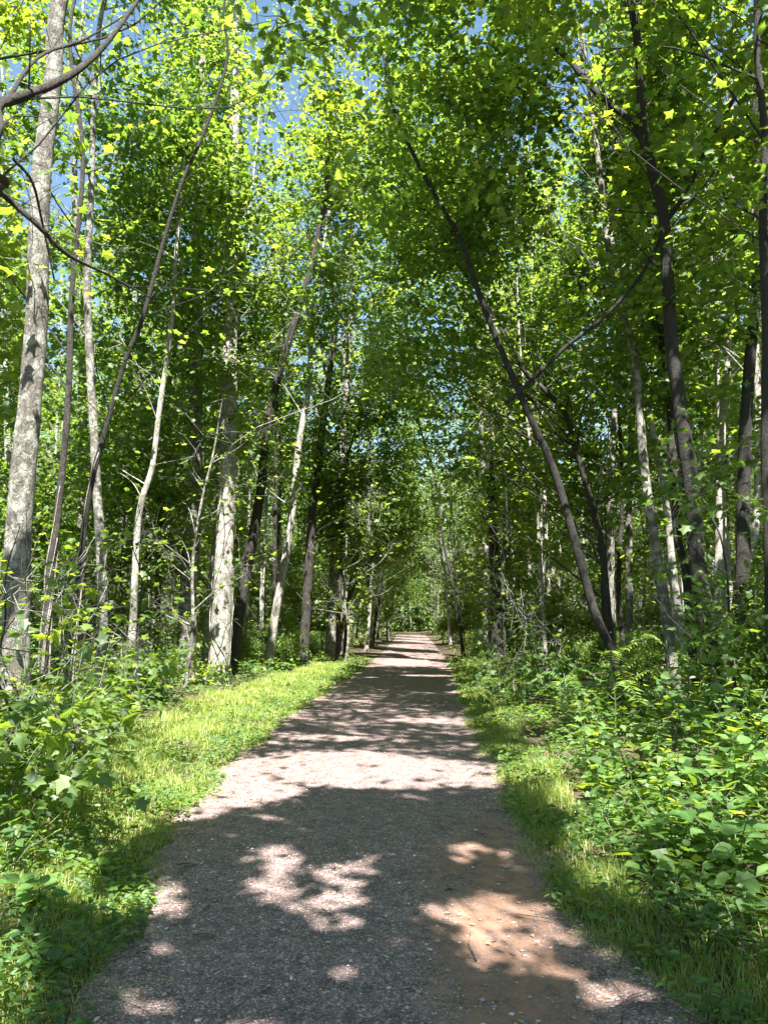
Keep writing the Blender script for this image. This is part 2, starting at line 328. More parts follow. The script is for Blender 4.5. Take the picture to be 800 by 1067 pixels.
def lit(x, y):
    xx = x+.14*wob(x, y, 6, 11)+.08*wob(x, y, 17, 12); yy = y+.18*wob(x, y, 5, 13)+.09*wob(x, y, 15, 14)
    m = np.zeros(x.shape, bool)
    for P in LIT:
        cx_, cy_ = np.mean(P, 0); m |= in_poly(cx_+(xx-cx_)/1.12, cy_+(yy-cy_)/1.12, P)
    m &= ~((y > 9.6) & (np.abs(x) < 2.0) & (wob(x*.35, y, 3.6, 31) > -.22))
    side = (x > edge_r(y)+.35) | (x < edge_l(y)-1.9)
    m |= (x < edge_l(y)-.15) & (x > edge_l(y)-2.3) & (y > 5.9) & (y < 30) & (wob(x, y, 2.2, 23) > np.where(y < 10, -.5, .3))
    m |= (x < edge_l(y)-.25) & (y <= 5.9) & (wob(x, y, 2.7, 24) > 0)
    m |= (x > edge_r(y)+.3) & (y < 8) & (wob(x, y, 2.5, 25) > -.2)
    m |= side & (wob(x, y, 1.9, 21)+.5*wob(x, y, 6, 22) > np.where(x < 0, .4, -.05)) & (y < 26)
    m |= (np.abs(x-(edge_l(y)+edge_r(y))/2) < 17) & (y >= 26) & (y < 85) & (wob(x, y*.6, 1.1, 37) > -.12)
    m |= (wob(x*.8, y*.8, 8.5, 38) > .66) & (y < 14)
    return m & ~(wob(x, y, 9, 15) > .75)
def sun_ground(P):                           # where the shadow of P falls
    t = P[:, 2]/SUN[2]; return P[:, 0]-SUN[0]*t, P[:, 1]-SUN[1]*t
def blocks_gap(P): 
    gx, gy = sun_ground(P); return lit(gx, gy) & (P[:, 2] > 1.0)
SKY_D = at(492, 28, 1.)-np.array([0, 0, CAM_H])
SKY_D = SKY_D/np.linalg.norm(SKY_D)
def in_skygap(P):                            # one break in the canopy over the trail
    Q = P-np.array([0, 0, CAM_H]); t = Q@SKY_D; d = np.linalg.norm(Q-t[:, None]*SKY_D, axis=1)
    return (t > 6) & (d < t*(.015+.014*wob(P[:, 0], P[:, 2], 2.2, 9)+.012*wob(P[:, 0], P[:, 2], 7., 10)+R8(4).normal(0, .004, len(P))))
def in_corridor(P):
    x, y, z = P.T; yy = np.clip(y, -60, 120)
    h = np.interp(yy, [0, 8, 14, 22, 35, 60], [4.6, 4.6, 4.4, 4.0, 3.2, 2.6]); g = np.interp(yy, [0, 10, 40], [.15, .1, -.1])
    inner = (x > edge_l(yy)-g) & (x < edge_r(yy)+g) & (z < h) & (y < 84)
    box = (np.abs(x) < .9) & (y > -2) & (y < 2.2) & (z < 4)
    return inner | box
def allowed(P, zone=True):
    m = ~in_corridor(P) & ~in_skygap(P)
    if zone: m &= ~(blocks_gap(P) & (R8(3).uniform(size=len(P)) < .96))
    return m

# ------------------------------------------------------------------ trees
DENS = 2.9
def grow(T, trunk, trad, S, r, lim_r=.35, low=1.2, per=12, sides=5, maxlen=99.):
    """limbs from the trunk to groups of sprays and twigs to each spray; returns outward directions"""
    M = len(S); K = max(3, int(M/per*1.35)); KEEP = np.ones(M, bool)
    cen = S[r.choice(M, K, replace=False)]
    for _ in range(3):
        a = np.argmin(((S[:, None]-cen[None])**2).sum(-1), 1)
        cen = np.array([S[a == k].mean(0) if (a == k).any() else cen[k] for k in range(K)])
    tz = trunk[:, 2]; O = np.zeros_like(S); EX = []; EO = []
    for k in range(K):
        idx = np.where(a == k)[0]
        if len(idx) == 0: continue
        c = cen[k]; i0 = np.argmin(np.abs(tz-c[2])); hd = np.hypot(*(c-trunk[i0])[:2])
        za = np.clip(c[2]-hd*r.uniform(.5, 1.15), tz[0]+low, tz[-1]-.1); ia = int(np.argmin(np.abs(tz-za))); A = trunk[ia]
        if np.linalg.norm(c-A) > maxlen: KEEP[idx] = False; continue
        rr = min(trad[ia]*.5, .007+.0065*np.linalg.norm(c-A))*lim_r/.35; rr = min(rr, .011) if lim_r < .2 else rr
        q1, q2 = [A*(1-w_)+c*w_+np.array([*r.normal(0, .07*hd+.03, 2), r.uniform(-.04, .12)*hd]) for w_ in (.36, .7)]
        L = smooth_path([A, q1, q2, c], 4); T.add(L, np.linspace(rr, max(.003, rr*.25), len(L)), sides)
        q0 = max(2, int(len(L)*.3))
        for q in range(q0, len(L)-1):
            sd = r.normal(0, .16, 3); EX.append(L[q]+sd); EO.append((c-A)*.4+sd*4)
            T.add([L[q], L[q]+sd*1.2], [.003, .0015], 3)
        for i in idx:
            d = ((L[3:]-S[i])**2).sum(1); b = L[3+int(np.argmin(d))]
            out = S[i]-b
            if np.linalg.norm(out) > 1.25: KEEP[i] = False; continue
            m2 = (b+S[i])/2+r.normal(0, .07, 3)
            O[i] = out+.15*(c-A)
            e = S[i]+nrm(out[None])[0]*.15
            T.add([b, m2, S[i], e], [max(.004, rr*.3), .004, .003, .0015], 3)
    return np.vstack([S[KEEP], np.array(EX).reshape(-1, 3)]), np.vstack([O[KEEP], np.array(EO).reshape(-1, 3)])
def crown_points(trunk, n, zl, zh, R, r, lean=(0, 0), hollow=.35):
    z = r.uniform(zl, zh, n); f = (z-zl)/(zh-zl); rad = R*np.sqrt(np.clip(np.sin(np.pi*np.clip(.12+.88*f, 0, 1))**.8, .05, 1))
    th = r.uniform(0, 2*math.pi, n); q = rad*(hollow+(1-hollow)*np.sqrt(r.uniform(0, 1, n)))
    # sprays gather in layers, with bare air between
    z = z+.28*np.sin(z*2.1+th*2)
    cx = np.interp(z, trunk[:, 2], trunk[:, 0]); cyy = np.interp(z, trunk[:, 2], trunk[:, 1])
    return np.stack([cx+q*np.cos(th)+lean[0]*f, cyy+q*np.sin(th)+lean[1]*f, z], 1)
def trunk_tube(T, P, rad, sides, r, flare=True, knots=.05):
    h = P[:, 2]-P[0, 2]; rr = np.array(rad, float)
    if flare: rr = rr*(1+.45*np.exp(-h/.22))
    T.add(P, rr, sides, knots, r); return rr

def tree(label, px, Y, wpx, bark, top, n=160, zl=5., R=2.6, seed=0, tilt=0., name='forest_tree', cat='tree', group=None,
         leaf=.125, per=30, limbs=(), vine=False, mat_leaf=None, wig=.03, lim_r=.26, boxes=()):
    """a tree whose trunk follows photo pixels px (base first) at distance Y, leaning tilt metres away by its top"""
    r = R8(seed+100); P = np.array([at(x, y, Y) for x, y in px])
    zt = max(P[-1, 2]+1, top); last = P[-1]; dirn = (P[-1]-P[-2])/max(P[-1, 2]-P[-2, 2], .3)
    for k in range(3):
        st = (zt-last[2])/3*(k+1); P = np.vstack([P, last+np.array([dirn[0]*st*.6+r.normal(0, .15), 0, st])])
    base = P[0].copy(); base[2] = ground_z(base[0], Y)-.06
    if P[0, 2]-base[2] > .25: P = np.vstack([base, P])
    else: P[0] = base
    f = (P[:, 2]-P[0, 2])/(P[-1, 2]-P[0, 2]); P[:, 1] += tilt*f+r.normal(0, wig, len(P))*np.minimum(f*4, 1)
    P = smooth_path(P, 7); f = (P[:, 2]-P[0, 2])/(P[-1, 2]-P[0, 2])
    rad0 = wpx/2/FPX*Y; rad = rad0*np.clip(1.05-.75*f, .12, 2)
    org = P[0].copy(); root = thing(name, label, cat, tuple(org), group)
    T = Tubes(); trunk_tube(T, P, rad, 12, r)
    S = crown_points(P, int(n*DENS), zl-.6, zt, R*1.08, r)
    for (x0, y0, x1, y1, d0, d1, m_) in boxes:   # lower boughs reaching out from this trunk
        S = np.vstack([S, [at(r.uniform(x0, x1), r.uniform(y0, y1), r.uniform(d0, d1)) for _ in range(m_)]])
    S = S[allowed(S)]
    S, O = grow(T, P, rad, S, r, low=2, lim_r=lim_r)
    obj('trunk', T.mesh('trunk', BARK[bark], org), root)
    for lp, w0, w1, lY in limbs:
        L = smooth_path([at(x, y, Y+dy) for (x, y), dy in zip(lp, np.linspace(0, lY, len(lp)))], 6)
        LT = Tubes(); LT.add(L, np.linspace(w0, w1, len(L))/2/FPX*Y, 7, .08, r); obj('limb', LT.mesh('limb', BARK[bark], org), root)
    L = sprays(S, O, per, .58, leaf*1.05, MAPLE5 if Y < 20 else MAPLE, r); L = L.keep(allowed(L.P))
    obj('crown', L.mesh('crown', mat_leaf or LEAF, org), root)
    if vine:
        V = Tubes()
        for q in range(5):
            hh = r.uniform(2.2, 5.5); zz = np.linspace(0.05, hh, 26); ph = r.uniform(0, 6.3)+zz*r.uniform(.5, 1.6)*r.choice([-1, 1])+.3*np.sin(zz*3)
            cx = np.interp(zz+org[2], P[:, 2], P[:, 0]); cy_ = np.interp(zz+org[2], P[:, 2], P[:, 1]); rr_ = np.interp(zz+org[2], P[:, 2], rad)*1.1+.006
            V.add(np.stack([cx+rr_*np.cos(ph), cy_+rr_*np.sin(ph), zz+org[2]], 1), np.linspace(.016, .006, 26), 5, .15, r)
        obj('vine', V.mesh('vine', VINE, org), root)
    return root

L_ = 'left'
# --- trees one can pick out left of the trail
tree('stout grey-barked tree at the left edge with lichen-pale trunk, leafy shrub before it',
     [(16, 830), (16, 690), (20, 560), (30, 450), (38, 330), (45, 200), (55, 80), (62, 0)], 7.6, 29, 'grey', 15, 60, 8.5, 3, 1, boxes=[(-60, -60, 190, 300, 6, 8.6, 75)], lim_r=.16)
tree('slim straight pale trunk right beside the stout left-edge tree, bare to the canopy',
     [(104, 730), (107, 620), (100, 480), (92, 310), (95, 210), (100, 110), (104, 20)], 12.5, 11, 'grey', 16, 70, 7, 2.4, 2)
tree('dark leaning tree with vine-wrapped lower trunk, crossing behind the slim pale one',
     [(68, 745), (84, 570), (96, 500), (112, 440), (132, 375), (150, 330), (172, 245), (192, 185), (215, 130), (236, 60)], 11, 7, 'shade_black', 13, 90, 5, 2.2, 3, vine=True, boxes=[(70, -60, 430, 280, 8.5, 13, 150)], lim_r=.16)
tree('thin pale sapling leaning right between vine-wrapped tree and shaded thick trunk',
     [(132, 730), (138, 660), (145, 540), (158, 485), (166, 430), (180, 330)], 15, 8, 'pale', 12, 80, 4.5, 2, 4)
tree('thick straight trunk standing in deep shade left of the sunlit bare trunk',
     [(193, 715), (196, 640), (200, 540), (203, 440), (205, 340), (207, 250), (210, 120)], 18.5, 20, 'grey', 20, 130, 6, 3, 5, lim_r=.16, boxes=[(60, -60, 330, 320, 15, 20, 150)])
tree('tall straight tree with bare trunk sunlit at its foot, nearest trunk to the left verge',
     [(228, 712), (230, 660), (233, 600), (238, 450), (240, 330), (242, 200), (245, 100), (247, 0)], 18, 21, 'pale', 21, 120, 8.5, 3.2, 6, vine=True, boxes=[(250, 120, 420, 400, 14, 19, 80), (120, 40, 330, 260, 15, 19, 60)], lim_r=.16)
tree('dark curving trunk just right of the sunlit bare trunk, bending rightward as it climbs',
     [(243, 700), (247, 655), (260, 580), (272, 510), (277, 455), (287, 405), (300, 360), (318, 300), (330, 250)], 21, 12, 'dark', 17, 130, 6, 2.6, 7, boxes=[(280, 80, 430, 420, 16, 22, 130), (200, -60, 360, 220, 16, 21, 130)], lim_r=.16)
tree('slender pale tree leaning right behind the dark curving trunk',
     [(280, 690), (287, 640), (297, 585), (304, 540), (312, 460), (322, 400)], 24, 9, 'pale', 17, 120, 5, 2.6, 8)
tree('two-toned straight trunk midway between sunlit bare trunk and trail, half dark half pale',
     [(316, 685), (319, 640), (324, 550), (330, 500), (338, 430), (347, 360)], 26, 10, 'dark', 19, 220, 5, 3.8, 9)
tree('pale grey trunk near the trail bend on the left, dark sapling touching it',
     [(344, 685), (346, 630), (350, 560), (354, 500), (360, 430), (366, 330)], 29, 11, 'grey', 20, 240, 5, 4, 10, lim_r=.16, boxes=[(230, -40, 460, 330, 25, 31, 200)])
tree('thin dark sapling touching the pale grey trunk near the left of the trail',
     [(351, 685), (354, 620), (357, 550), (359, 490), (374, 440)], 28, 5, 'dark', 12, 90, 5, 2, 12)
tree('thin dark straight pole tree deep left between thick shaded trunk and leaning pale sapling',
     [(163, 700), (164, 640), (167, 560), (170, 490), (176, 400), (190, 320)], 20, 7, 'dark', 15, 90, 5, 2.2, 13)
tree('sapling bowed right over the left verge with its dark stem reaching toward the trail',
     [(350, 690), (362, 630), (378, 595), (400, 568), (425, 548), (440, 534), (455, 512)], 30, 4.5, 'dark', 6.6, 50, 4.2, 1.6, 14)
tree('knobbly vine-hung trunk half hidden behind the left shrub, just right of stout tree',
     [(44, 770), (47, 680), (52, 600), (60, 520), (70, 420), (74, 300)], 10, 9, 'dark', 12, 60, 6, 2, 15, vine=True)

# --- right of the trail
tree('sinuous dark tree leaning far left across the trail from the right verge',
     [(650, 735), (642, 690), (620, 640), (600, 570), (577, 490), (550, 430), (520, 360), (497, 300), (480, 250), (460, 215), (430, 160), (407, 105), (400, 60), (388, 25)],
     13, 9.5, 'shade_black', 13.5, 45, 9.0, 2.8, 20, name='leaning_tree', wig=.02, lim_r=.13, boxes=[(320, -80, 476, 100, 13.6, 17, 90)])
tree('dark forked tree with rough trunk, thickest on the right, one fork sweeping up left',
     [(748, 755), (744, 700), (735, 640), (727, 585), (720, 510), (710, 440), (700, 360), (697, 300), (690, 225), (680, 180), (668, 130), (667, 60), (655, 0)],
     11, 18, 'shade_black', 14.5, 120, 8, 3.2, 21, name='forked_tree', lim_r=.16, boxes=[(560, -60, 820, 330, 10.5, 13.5, 70)],
     limbs=[([(672, 150), (655, 125), (620, 95), (590, 60), (560, 35), (540, 5), (520, -40)], 9, 5, 1.5),
            ([(692, 240), (665, 290), (626, 333), (590, 361), (558, 392), (526, 421)], 4, 4.6, .8),
            ([(690, 235), (715, 200), (738, 150), (760, 110), (790, 60)], 6, 4, -.8)])
tree('dark branching tree behind the sinuous leaner, its top bending left',
     [(640, 720), (634, 650), (626, 570), (614, 520), (600, 470), (588, 430), (565, 405), (542, 382)], 17, 8, 'dark', 12, 190, 4.5, 3.4, 22, boxes=[(400, 60, 540, 330, 13, 18, 60)])
tree('upright dark trunk between trail and leaning tree, dappled with sun spots',
     [(517, 690), (516, 640), (514, 560), (511, 500), (507, 435), (505, 360)], 27, 11, 'dark', 20, 260, 5, 4, 23, lim_r=.16, boxes=[(430, 60, 620, 400, 23, 30, 150)])
tree('pale-streaked tree leaning slightly left, between leaning tree and forked tree',
     [(704, 725), (695, 655), (685, 585), (675, 525), (670, 470), (664, 400), (652, 340), (636, 280), (627, 200), (615, 100), (606, 40)], 14, 11, 'grey', 16, 110, 7.5, 2.6, 24, lim_r=.16, boxes=[(500, 120, 720, 440, 14, 17, 60)])
tree('pale trunk leaning left through the thicket left of the forked tree',
     [(716, 715), (708, 650), (700, 590), (690, 510), (678, 440), (668, 380), (655, 330)], 16, 8, 'pale', 16, 100, 7, 2.4, 25)
tree('dark thick trunk close on the right of the forked tree',
     [(766, 735), (767, 660), (772, 595), (775, 500), (778, 420), (785, 330), (792, 240)], 12, 15, 'shade_black', 15, 90, 7, 2.8, 26)
tree('ashen bare trunk behind and between the forked tree and its thick neighbour',
     [(744, 715), (748, 640), (750, 540), (752, 450), (756, 400), (760, 290), (764, 200)], 16.5, 11, 'pale', 17, 100, 8, 2.6, 27)
tree('dark trunk entering the frame high along the right edge',
     [(806, 800), (804, 640), (800, 480), (797, 340), (794, 230), (796, 150), (788, 60), (786, 0)], 8.5, 13, 'shade_black', 12, 60, 7, 2.4, 28)
tree('vine-tangled thin trunk in the middle of the right-hand thicket',
     [(637, 705), (636, 640), (635, 560), (637, 480), (641, 400), (643, 300)], 19, 8, 'grey', 15, 110, 5.5, 2.3, 29, vine=True)
tree('pale twisted stub trunk low beside the foot of the thick dark trunk',
     [(783, 700), (777, 670), (773, 645), (778, 600), (786, 540), (790, 440)], 15, 9, 'pale', 14, 70, 7, 2.2, 30)
tree('slim straight trunk deep right between pale-streaked tree and sinuous leaner',
     [(654, 690), (655, 600), (655, 520), (658, 440), (662, 360), (660, 250)], 22, 8, 'grey', 18, 120, 6, 2.6, 31)
tree('slim dark trunk seen just left of the forked tree at shrub height',
     [(722, 705), (718, 640), (713, 590), (706, 560), (700, 480), (697, 420)], 15, 9, 'dark', 14, 80, 7, 2.2, 32)

# --- two overhanging maples whose trunks stand beside the viewer; big leaves hang into the top of the view
def overhang(label, foot, trunk_pts, rad, boughs, boxes, seed, size=.10, per=16, extra=None, tpl=None, srad=.36):
    r = R8(seed); P = smooth_path([np.array(p, float) for p in [foot]+trunk_pts], 6)
    org = P[0].copy(); root = thing('maple_tree', label, 'tree', tuple(org))
    T = Tubes(); trad = np.linspace(rad, rad*.35, len(P)); trunk_tube(T, P, trad, 12, r)
    S = []
    for (x0, y0, x1, y1, d0, d1, n) in boxes:
        for _ in range(n): S.append(at(r.uniform(x0, x1), r.uniform(y0, y1), r.uniform(d0, d1)))
    S = np.array(S)
    if extra is not None: S = np.vstack([S, extra]) if len(S) else extra
    S = S[allowed(S)]
    S, O = grow(T, P, trad, S, r, low=2.2, per=8, lim_r=.12, maxlen=99. if extra is not None else 5.0)
    obj('trunk', T.mesh('trunk', BARK['dark'], org), root)
    for pts, a, b in boughs:
        Q = smooth_path([np.array(q, float) for q in pts], 6)
        BT = Tubes(); BT.add(Q, np.linspace(a, b, len(Q)), 7, .08, r)
        for k in range(3, len(Q), 3):
            e = Q[k]+r.normal(0, .22, 3)+np.array([.1, .1, .08]); BT.add([Q[k], (Q[k]+e)/2+r.normal(0, .03, 3), e], [b*.6, b*.4, .002], 4)
        obj('bough', BT.mesh('bough', BARK['dark'], org), root)
    L = sprays(S, O, per, srad, size, tpl or BIGMAPLE, r, tilt=.38); L = L.keep(allowed(L.P))
    obj('crown', L.mesh('crown', LEAF, org), root)
    return root
# shade sprays: canopy added on the sun's path to shade parts of the trail
def shade_sprays(x0, x1, y0, y1, h0, h1, step, seed):
    r = R8(seed); X, Y = np.meshgrid(np.arange(x0, x1, step), np.arange(y0, y1, step)); X = X.ravel()+r.normal(0, step*.3, X.size); Y = Y.ravel()+r.normal(0, step*.3, Y.size)
    k = ~lit(X, Y); X, Y = X[k], Y[k]; h = r.uniform(h0, h1, len(X)); t = h/SUN[2]
    return np.stack([X+SUN[0]*t, Y+SUN[1]*t, h], 1)
overhang('big-leaved maple overhanging the top left with dark boughs reaching into view', (-3.6, 1.0, 0), [(-3.5, 1.1, 2.4), (-3.2, 1.3, 5), (-2.7, 1.8, 8), (-2.4, 2.2, 10)], .16,
         [([(-3.35, 1.2, 3.9), at(-60, 125, 3.2), at(0, 108, 4), at(60, 86, 4.2), at(105, 52, 4.5), at(148, -5, 4.8)], .045, .012),
          ([at(5, 108, 4.02), at(40, 60, 4.4), at(90, 40, 4.8), at(140, 10, 5.1)], .014, .005),
          ([(-3.4, 1.2, 3.2), at(-40, 170, 3.6), at(0, 200, 4.6), at(40, 235, 4.8), at(70, 265, 5.0), at(110, 285, 5.4), at(160, 312, 5.8)], .03, .006),
          ([at(14, 165, 4.6), at(34, 190, 4.75), at(45, 235, 5.0), at(57, 292, 5.2)], .012, .006)],
         [(-60, -150, 140, 60, 4.2, 6.5, 50), (20, -150, 220, 60, 4.5, 6.5, 36), (-60, 100, 60, 330, 4.2, 6, 34), (60, 180, 200, 330, 5.5, 7, 8), (260, 60, 420, 200, 7, 9, 14)],
         41)
overhang('tall maple leaning in from behind on the left, leaves spread above mid trail', (-4.4, 4.2, 0), [(-4.2, 4.3, 3), (-3.6, 4.6, 6), (-2.6, 5.2, 9), (-2.0, 5.6, 11)], .12, [],
         [(60, -150, 300, 60, 5, 7.5, 90), (250, -150, 430, 60, 5.5, 8, 70), (-60, 60, 120, 380, 5.5, 7.5, 60)], 42, per=18)
sh1 = np.vstack([shade_sprays(-3, 3, 1.8, 9.3, 6.5, 11.5, .25, 51), shade_sprays(-3, 3, 1.8, 9.3, 6.5, 11.5, .27, 53), shade_sprays(-3, 3, 1.8, 9.3, 6.5, 11.5, .27, 55)])
sh2 = np.vstack([shade_sprays(-3, 5.5, 9, 22, 10.5, 14.0, .42, 52), shade_sprays(-3, 3.5, 9, 20, 10.5, 14.0, .45, 54)])
overhang('unseen tree added behind the viewer on the right, crown shaped to shade the trail', (4.2, -3.4, .2), [(4.1, -3.3, 4), (3.6, -2.8, 8), (3.2, -2.4, 12.5)], .2, [], [], 43, extra=sh1, per=30, tpl=MAPLE, srad=.34, size=.13)
q_ = sh2[:, 1]  # the next maples are added, their crowns shaped to shade the trail
overhang('tall slim maple added on the right bank, its high crown shaped to shade the trail', (5.6, 4.5, .25), [(5.4, 4.3, 4), (4.6, 4.2, 8), (4.0, 4.0, 14)], .12, [], [], 44, extra=sh2[q_ < 5], per=28, tpl=MAPLE5, srad=.45, size=.13)
overhang('tall slim maple added on the right bank, farther along than its twin, shading the trail', (6.6, 9.6, .25), [(6.3, 9.6, 4), (5.4, 9.0, 8), (4.7, 7.2, 14)], .11, [], [], 45, extra=sh2[(q_ >= 5) & (q_ < 10)], per=28, tpl=MAPLE5, srad=.45, size=.13)
overhang('slim maple added well back from the right verge, crown shaped to shade mid trail', (5.4, 14.6, .25), [(5.2, 14.6, 4), (4.6, 14.0, 8), (4.0, 12.2, 14)], .10, [], [], 46, extra=sh2[q_ >= 10], per=28, tpl=MAPLE5, srad=.45, size=.13)

# ------------------------------------------------------------------ kinds of tree that repeat through the wood
class Kind: pass
def make_kind(H, r0, bark, n, zl, R, leaf, per, srad, seed, bend=.5, tpl=MAPLE5, material=None, low=1.5, spread=1):
    k = Kind(); r = R8(seed); b = r.normal(0, bend, 2)
    P = smooth_path([np.array([b[0]*math.sin(t*2.2)*t+r.normal(0, .06), b[1]*t*t+r.normal(0, .06), t*H-.05]) if t else np.array([0, 0, -.08]) for t in np.linspace(0, 1, 7)], 4)
    f = np.linspace(0, 1, len(P)); rad = r0*np.clip(1.05-.85*f, .08, 2)
    T = Tubes(); trunk_tube(T, P, rad, 9, r); S = crown_points(P, n, zl, H*.99, R, r)
    S, O = grow(T, P, rad, S, r, low=low, per=14, sides=4)
    k.trunk = T.mesh('trunk', BARK[bark]); k.L = sprays(S, O, per, srad, leaf, tpl, r); k.mat = material or LEAF
    k.crown = k.L.mesh('crown', k.mat); return k
TALL = [make_kind(*a) for a in [(21, .15, 'grey', 170, 5, 3.1, .15, 32, .6, 61), (19, .11, 'dark', 155, 3.5, 2.8, .145, 32, .6, 62),
        (22, .18, 'grey', 185, 6, 3.3, .15, 32, .6, 63), (17, .09, 'pale', 150, 3.2, 2.6, .14, 32, .55, 64), (20, .12, 'pale', 165, 4.5, 2.9, .15, 32, .6, 65), (16, .08, 'dark', 150, 2.6, 2.5, .14, 32, .55, 66)]]
SAP = [make_kind(*a) for a in [(7.5, .04, 'dark', 170, 1.2, 2.0, .125, 28, .48, 71), (6, .035, 'grey', 140, .9, 1.8, .12, 28, .46, 72), (9, .05, 'grey', 200, 1.6, 2.2, .13, 28, .5, 73), (5, .03, 'dark', 115, .5, 1.6, .12, 26, .45, 74), (12, .06, 'dark', 230, 2.2, 2.4, .135, 28, .52, 75)]]
BUSH = [make_kind(H, .02, 'dark', n, .1, R, lf, 20, .28, s, .1, OVAL, UNDER, .1) for (H, n, R, lf, s) in [(1.3, 90, .8, .09, 81), (1.8, 120, 1.0, .095, 82), (1.0, 75, .75, .08, 83), (2.3, 140, 1.05, .10, 84)]]
ANCH = [(-90, None), (20, 'stout left-edge tree'), (100, 'slim pale left trunk'), (140, 'leaning pale sapling'), (196, 'thick shaded trunk'), (231, 'sunlit bare trunk'), (290, 'slender leaning pale tree'), (346, 'pale grey trunk'), (428, None),
        (516, 'upright dark trunk'), (575, None), (622, 'sinuous leaner'), (695, 'pale-streaked tree'), (737, 'forked tree'), (768, 'thick dark right trunk'), (830, None)]
def where(x, y):
    """words for what a thing stands beside, as seen from the trail"""
    v = np.array([x, y, 1.6])-np.array([0, 0, CAM_H]); px = 400+FPX*(v@cR)/max(v@cF, .1)
    if px < 0: return 'past the left edge of the view'
    if px > 800: return 'past the right edge of the view'
    if 380 < px < 428: return 'on the trail\'s left verge far ahead'
    if 428 <= px < 462: return 'on the trail\'s right verge far ahead'
    n = [(abs(px-a), a, t) for a, t in ANCH if t]; d, a, t = min(n)
    return f'just {"right" if px > a else "left"} of the {t}'
def depth(y): return 'near' if y < 17 else 'mid-wood' if y < 28 else 'far back' if y < 42 else 'deepest'
NEAR = [make_kind(*a) for a in [(2.5, .018, 'dark', 85, .3, 1.1, .115, 18, .3, 91, .2, MAPLE5), (2.1, .016, 'grey', 65, .3, .95, .105, 18, .28, 92, .2, MAPLE5), (3.4, .022, 'dark', 60, .6, 1.2, .115, 16, .34, 93, .25, MAPLE5)]]
def place(k, x, y, rot, sc, name, label, cat, group, zone=True, lean=0.):
    z = float(ground_z(np.array(x), np.array(y)))
    root = thing(name, label, cat, (x, y, z), group); root.rotation_euler = (0, lean, rot); root.scale = (sc, sc, sc)
    M = np.array(root.rotation_euler.to_matrix()); W = (k.L.P*sc)@M.T+np.array([x, y, z])
    ok = allowed(W, zone)
    obj('trunk', k.trunk, root)
    obj('crown', k.crown if ok.mean() > .997 else k.L.keep(ok).mesh('crown', k.mat), root)
    return root
hand = [o.location.copy() for o in C.scene.objects if o.type == 'EMPTY']
taken = [(v.x, v.y) for v in hand]
def scatter(n, ylo, yhi, side, gap, r, inner, outer_f, inner2=None, tries=60):
    out = []
    for _ in range(n*tries):
        if len(out) >= n: break
        y = math.sqrt(r.uniform(ylo**2, yhi**2)); far = outer_f(y); inn = inner if inner2 is None or y < 26 else inner2
        e = float(edge_l(y)) if side < 0 else float(edge_r(y))
        x = e+side*(inn+(far-inn)*r.uniform()**1.15)
        if any((x-a)**2+(y-b)**2 < gap*gap for a, b in taken): continue
        taken.append((x, y)); out.append((x, y))
    return out
r = R8(5)
# trees set right at the verges, leaning in so their crowns close over the trail
for i, y in enumerate([32, 37, 43, 50, 58, 66, 74]):
    for side, word in ((-1, 'left'), (1, 'right')):
        yy = y+r.uniform(-1, 1); e = float(edge_l(yy) if side < 0 else edge_r(yy)); x = e+side*r.uniform(.7, 1.3); taken.append((x, yy))
        k = (SAP[4], SAP[2], TALL[3], TALL[5], TALL[1])[(i*2+(side > 0)*3) % 5]
        rot = (0 if side < 0 else math.pi)+r.normal(0, .3)
        place(k, x, yy, rot, r.uniform(.9, 1.1), 'forest_tree', f'slim tree leaning over the far trail from its {word} verge, ' + ('first', 'second', 'third', 'fourth', 'fifth', 'sixth', 'seventh')[i] + ' of its row', 'tree', f'trees leaning in over the trail from the {word}', True, r.uniform(.05, .16))
for side, word in ((-1, 'left'), (1, 'right')):
    of = lambda y: 3.5+.56*y
    for i, (x, y) in enumerate(scatter(54, 14, 64, side, 1.5, r, 2.0, of, .7)):
        d = 'mid-distance' if y < 34 else 'far'
        q = r.randint(6)
        place(TALL[q], x, y, r.uniform(0, 6.28), r.uniform(.85, 1.12), 'forest_tree',
              f'tall {("stout grey", "slim dark", "thick grey", "slim pale", "tall pale", "thin dark")[q].replace("tall ", "straight ")} tree, {depth(y)}, {where(x, y)}', 'tree', f'slim trees filling the wood on the {word}')
    for i, (x, y) in enumerate(scatter(84, 7.5, 62, side, 1.1, r, 1.5, of, .3)):
        q = r.randint(5)
        place(SAP[q], x, y, r.uniform(0, 6.28), r.uniform(.8, 1.2), 'sapling',
              f'{("middling dark-stemmed", "low grey-stemmed", "tall grey-stemmed", "short dark-stemmed", "very tall dark-stemmed")[q]} maple sapling, {depth(y)}, {where(x, y)}', 'sapling', f'understory saplings on the {word}')
    for i, (x, y) in enumerate(scatter(60, 8, 45, side, .8, r, 1.9 if side > 0 else 2.3, lambda y: 4+.42*y)):
        q = r.randint(4)
        place(BUSH[q], x, y, r.uniform(0, 6.28), r.uniform(.7, 1.15), 'bush',
              f'{("waist-high", "chest-high", "low", "head-high")[q]} green bush, {depth(y)}, {where(x, y)}', 'bush', f'bushes along the {word} side')

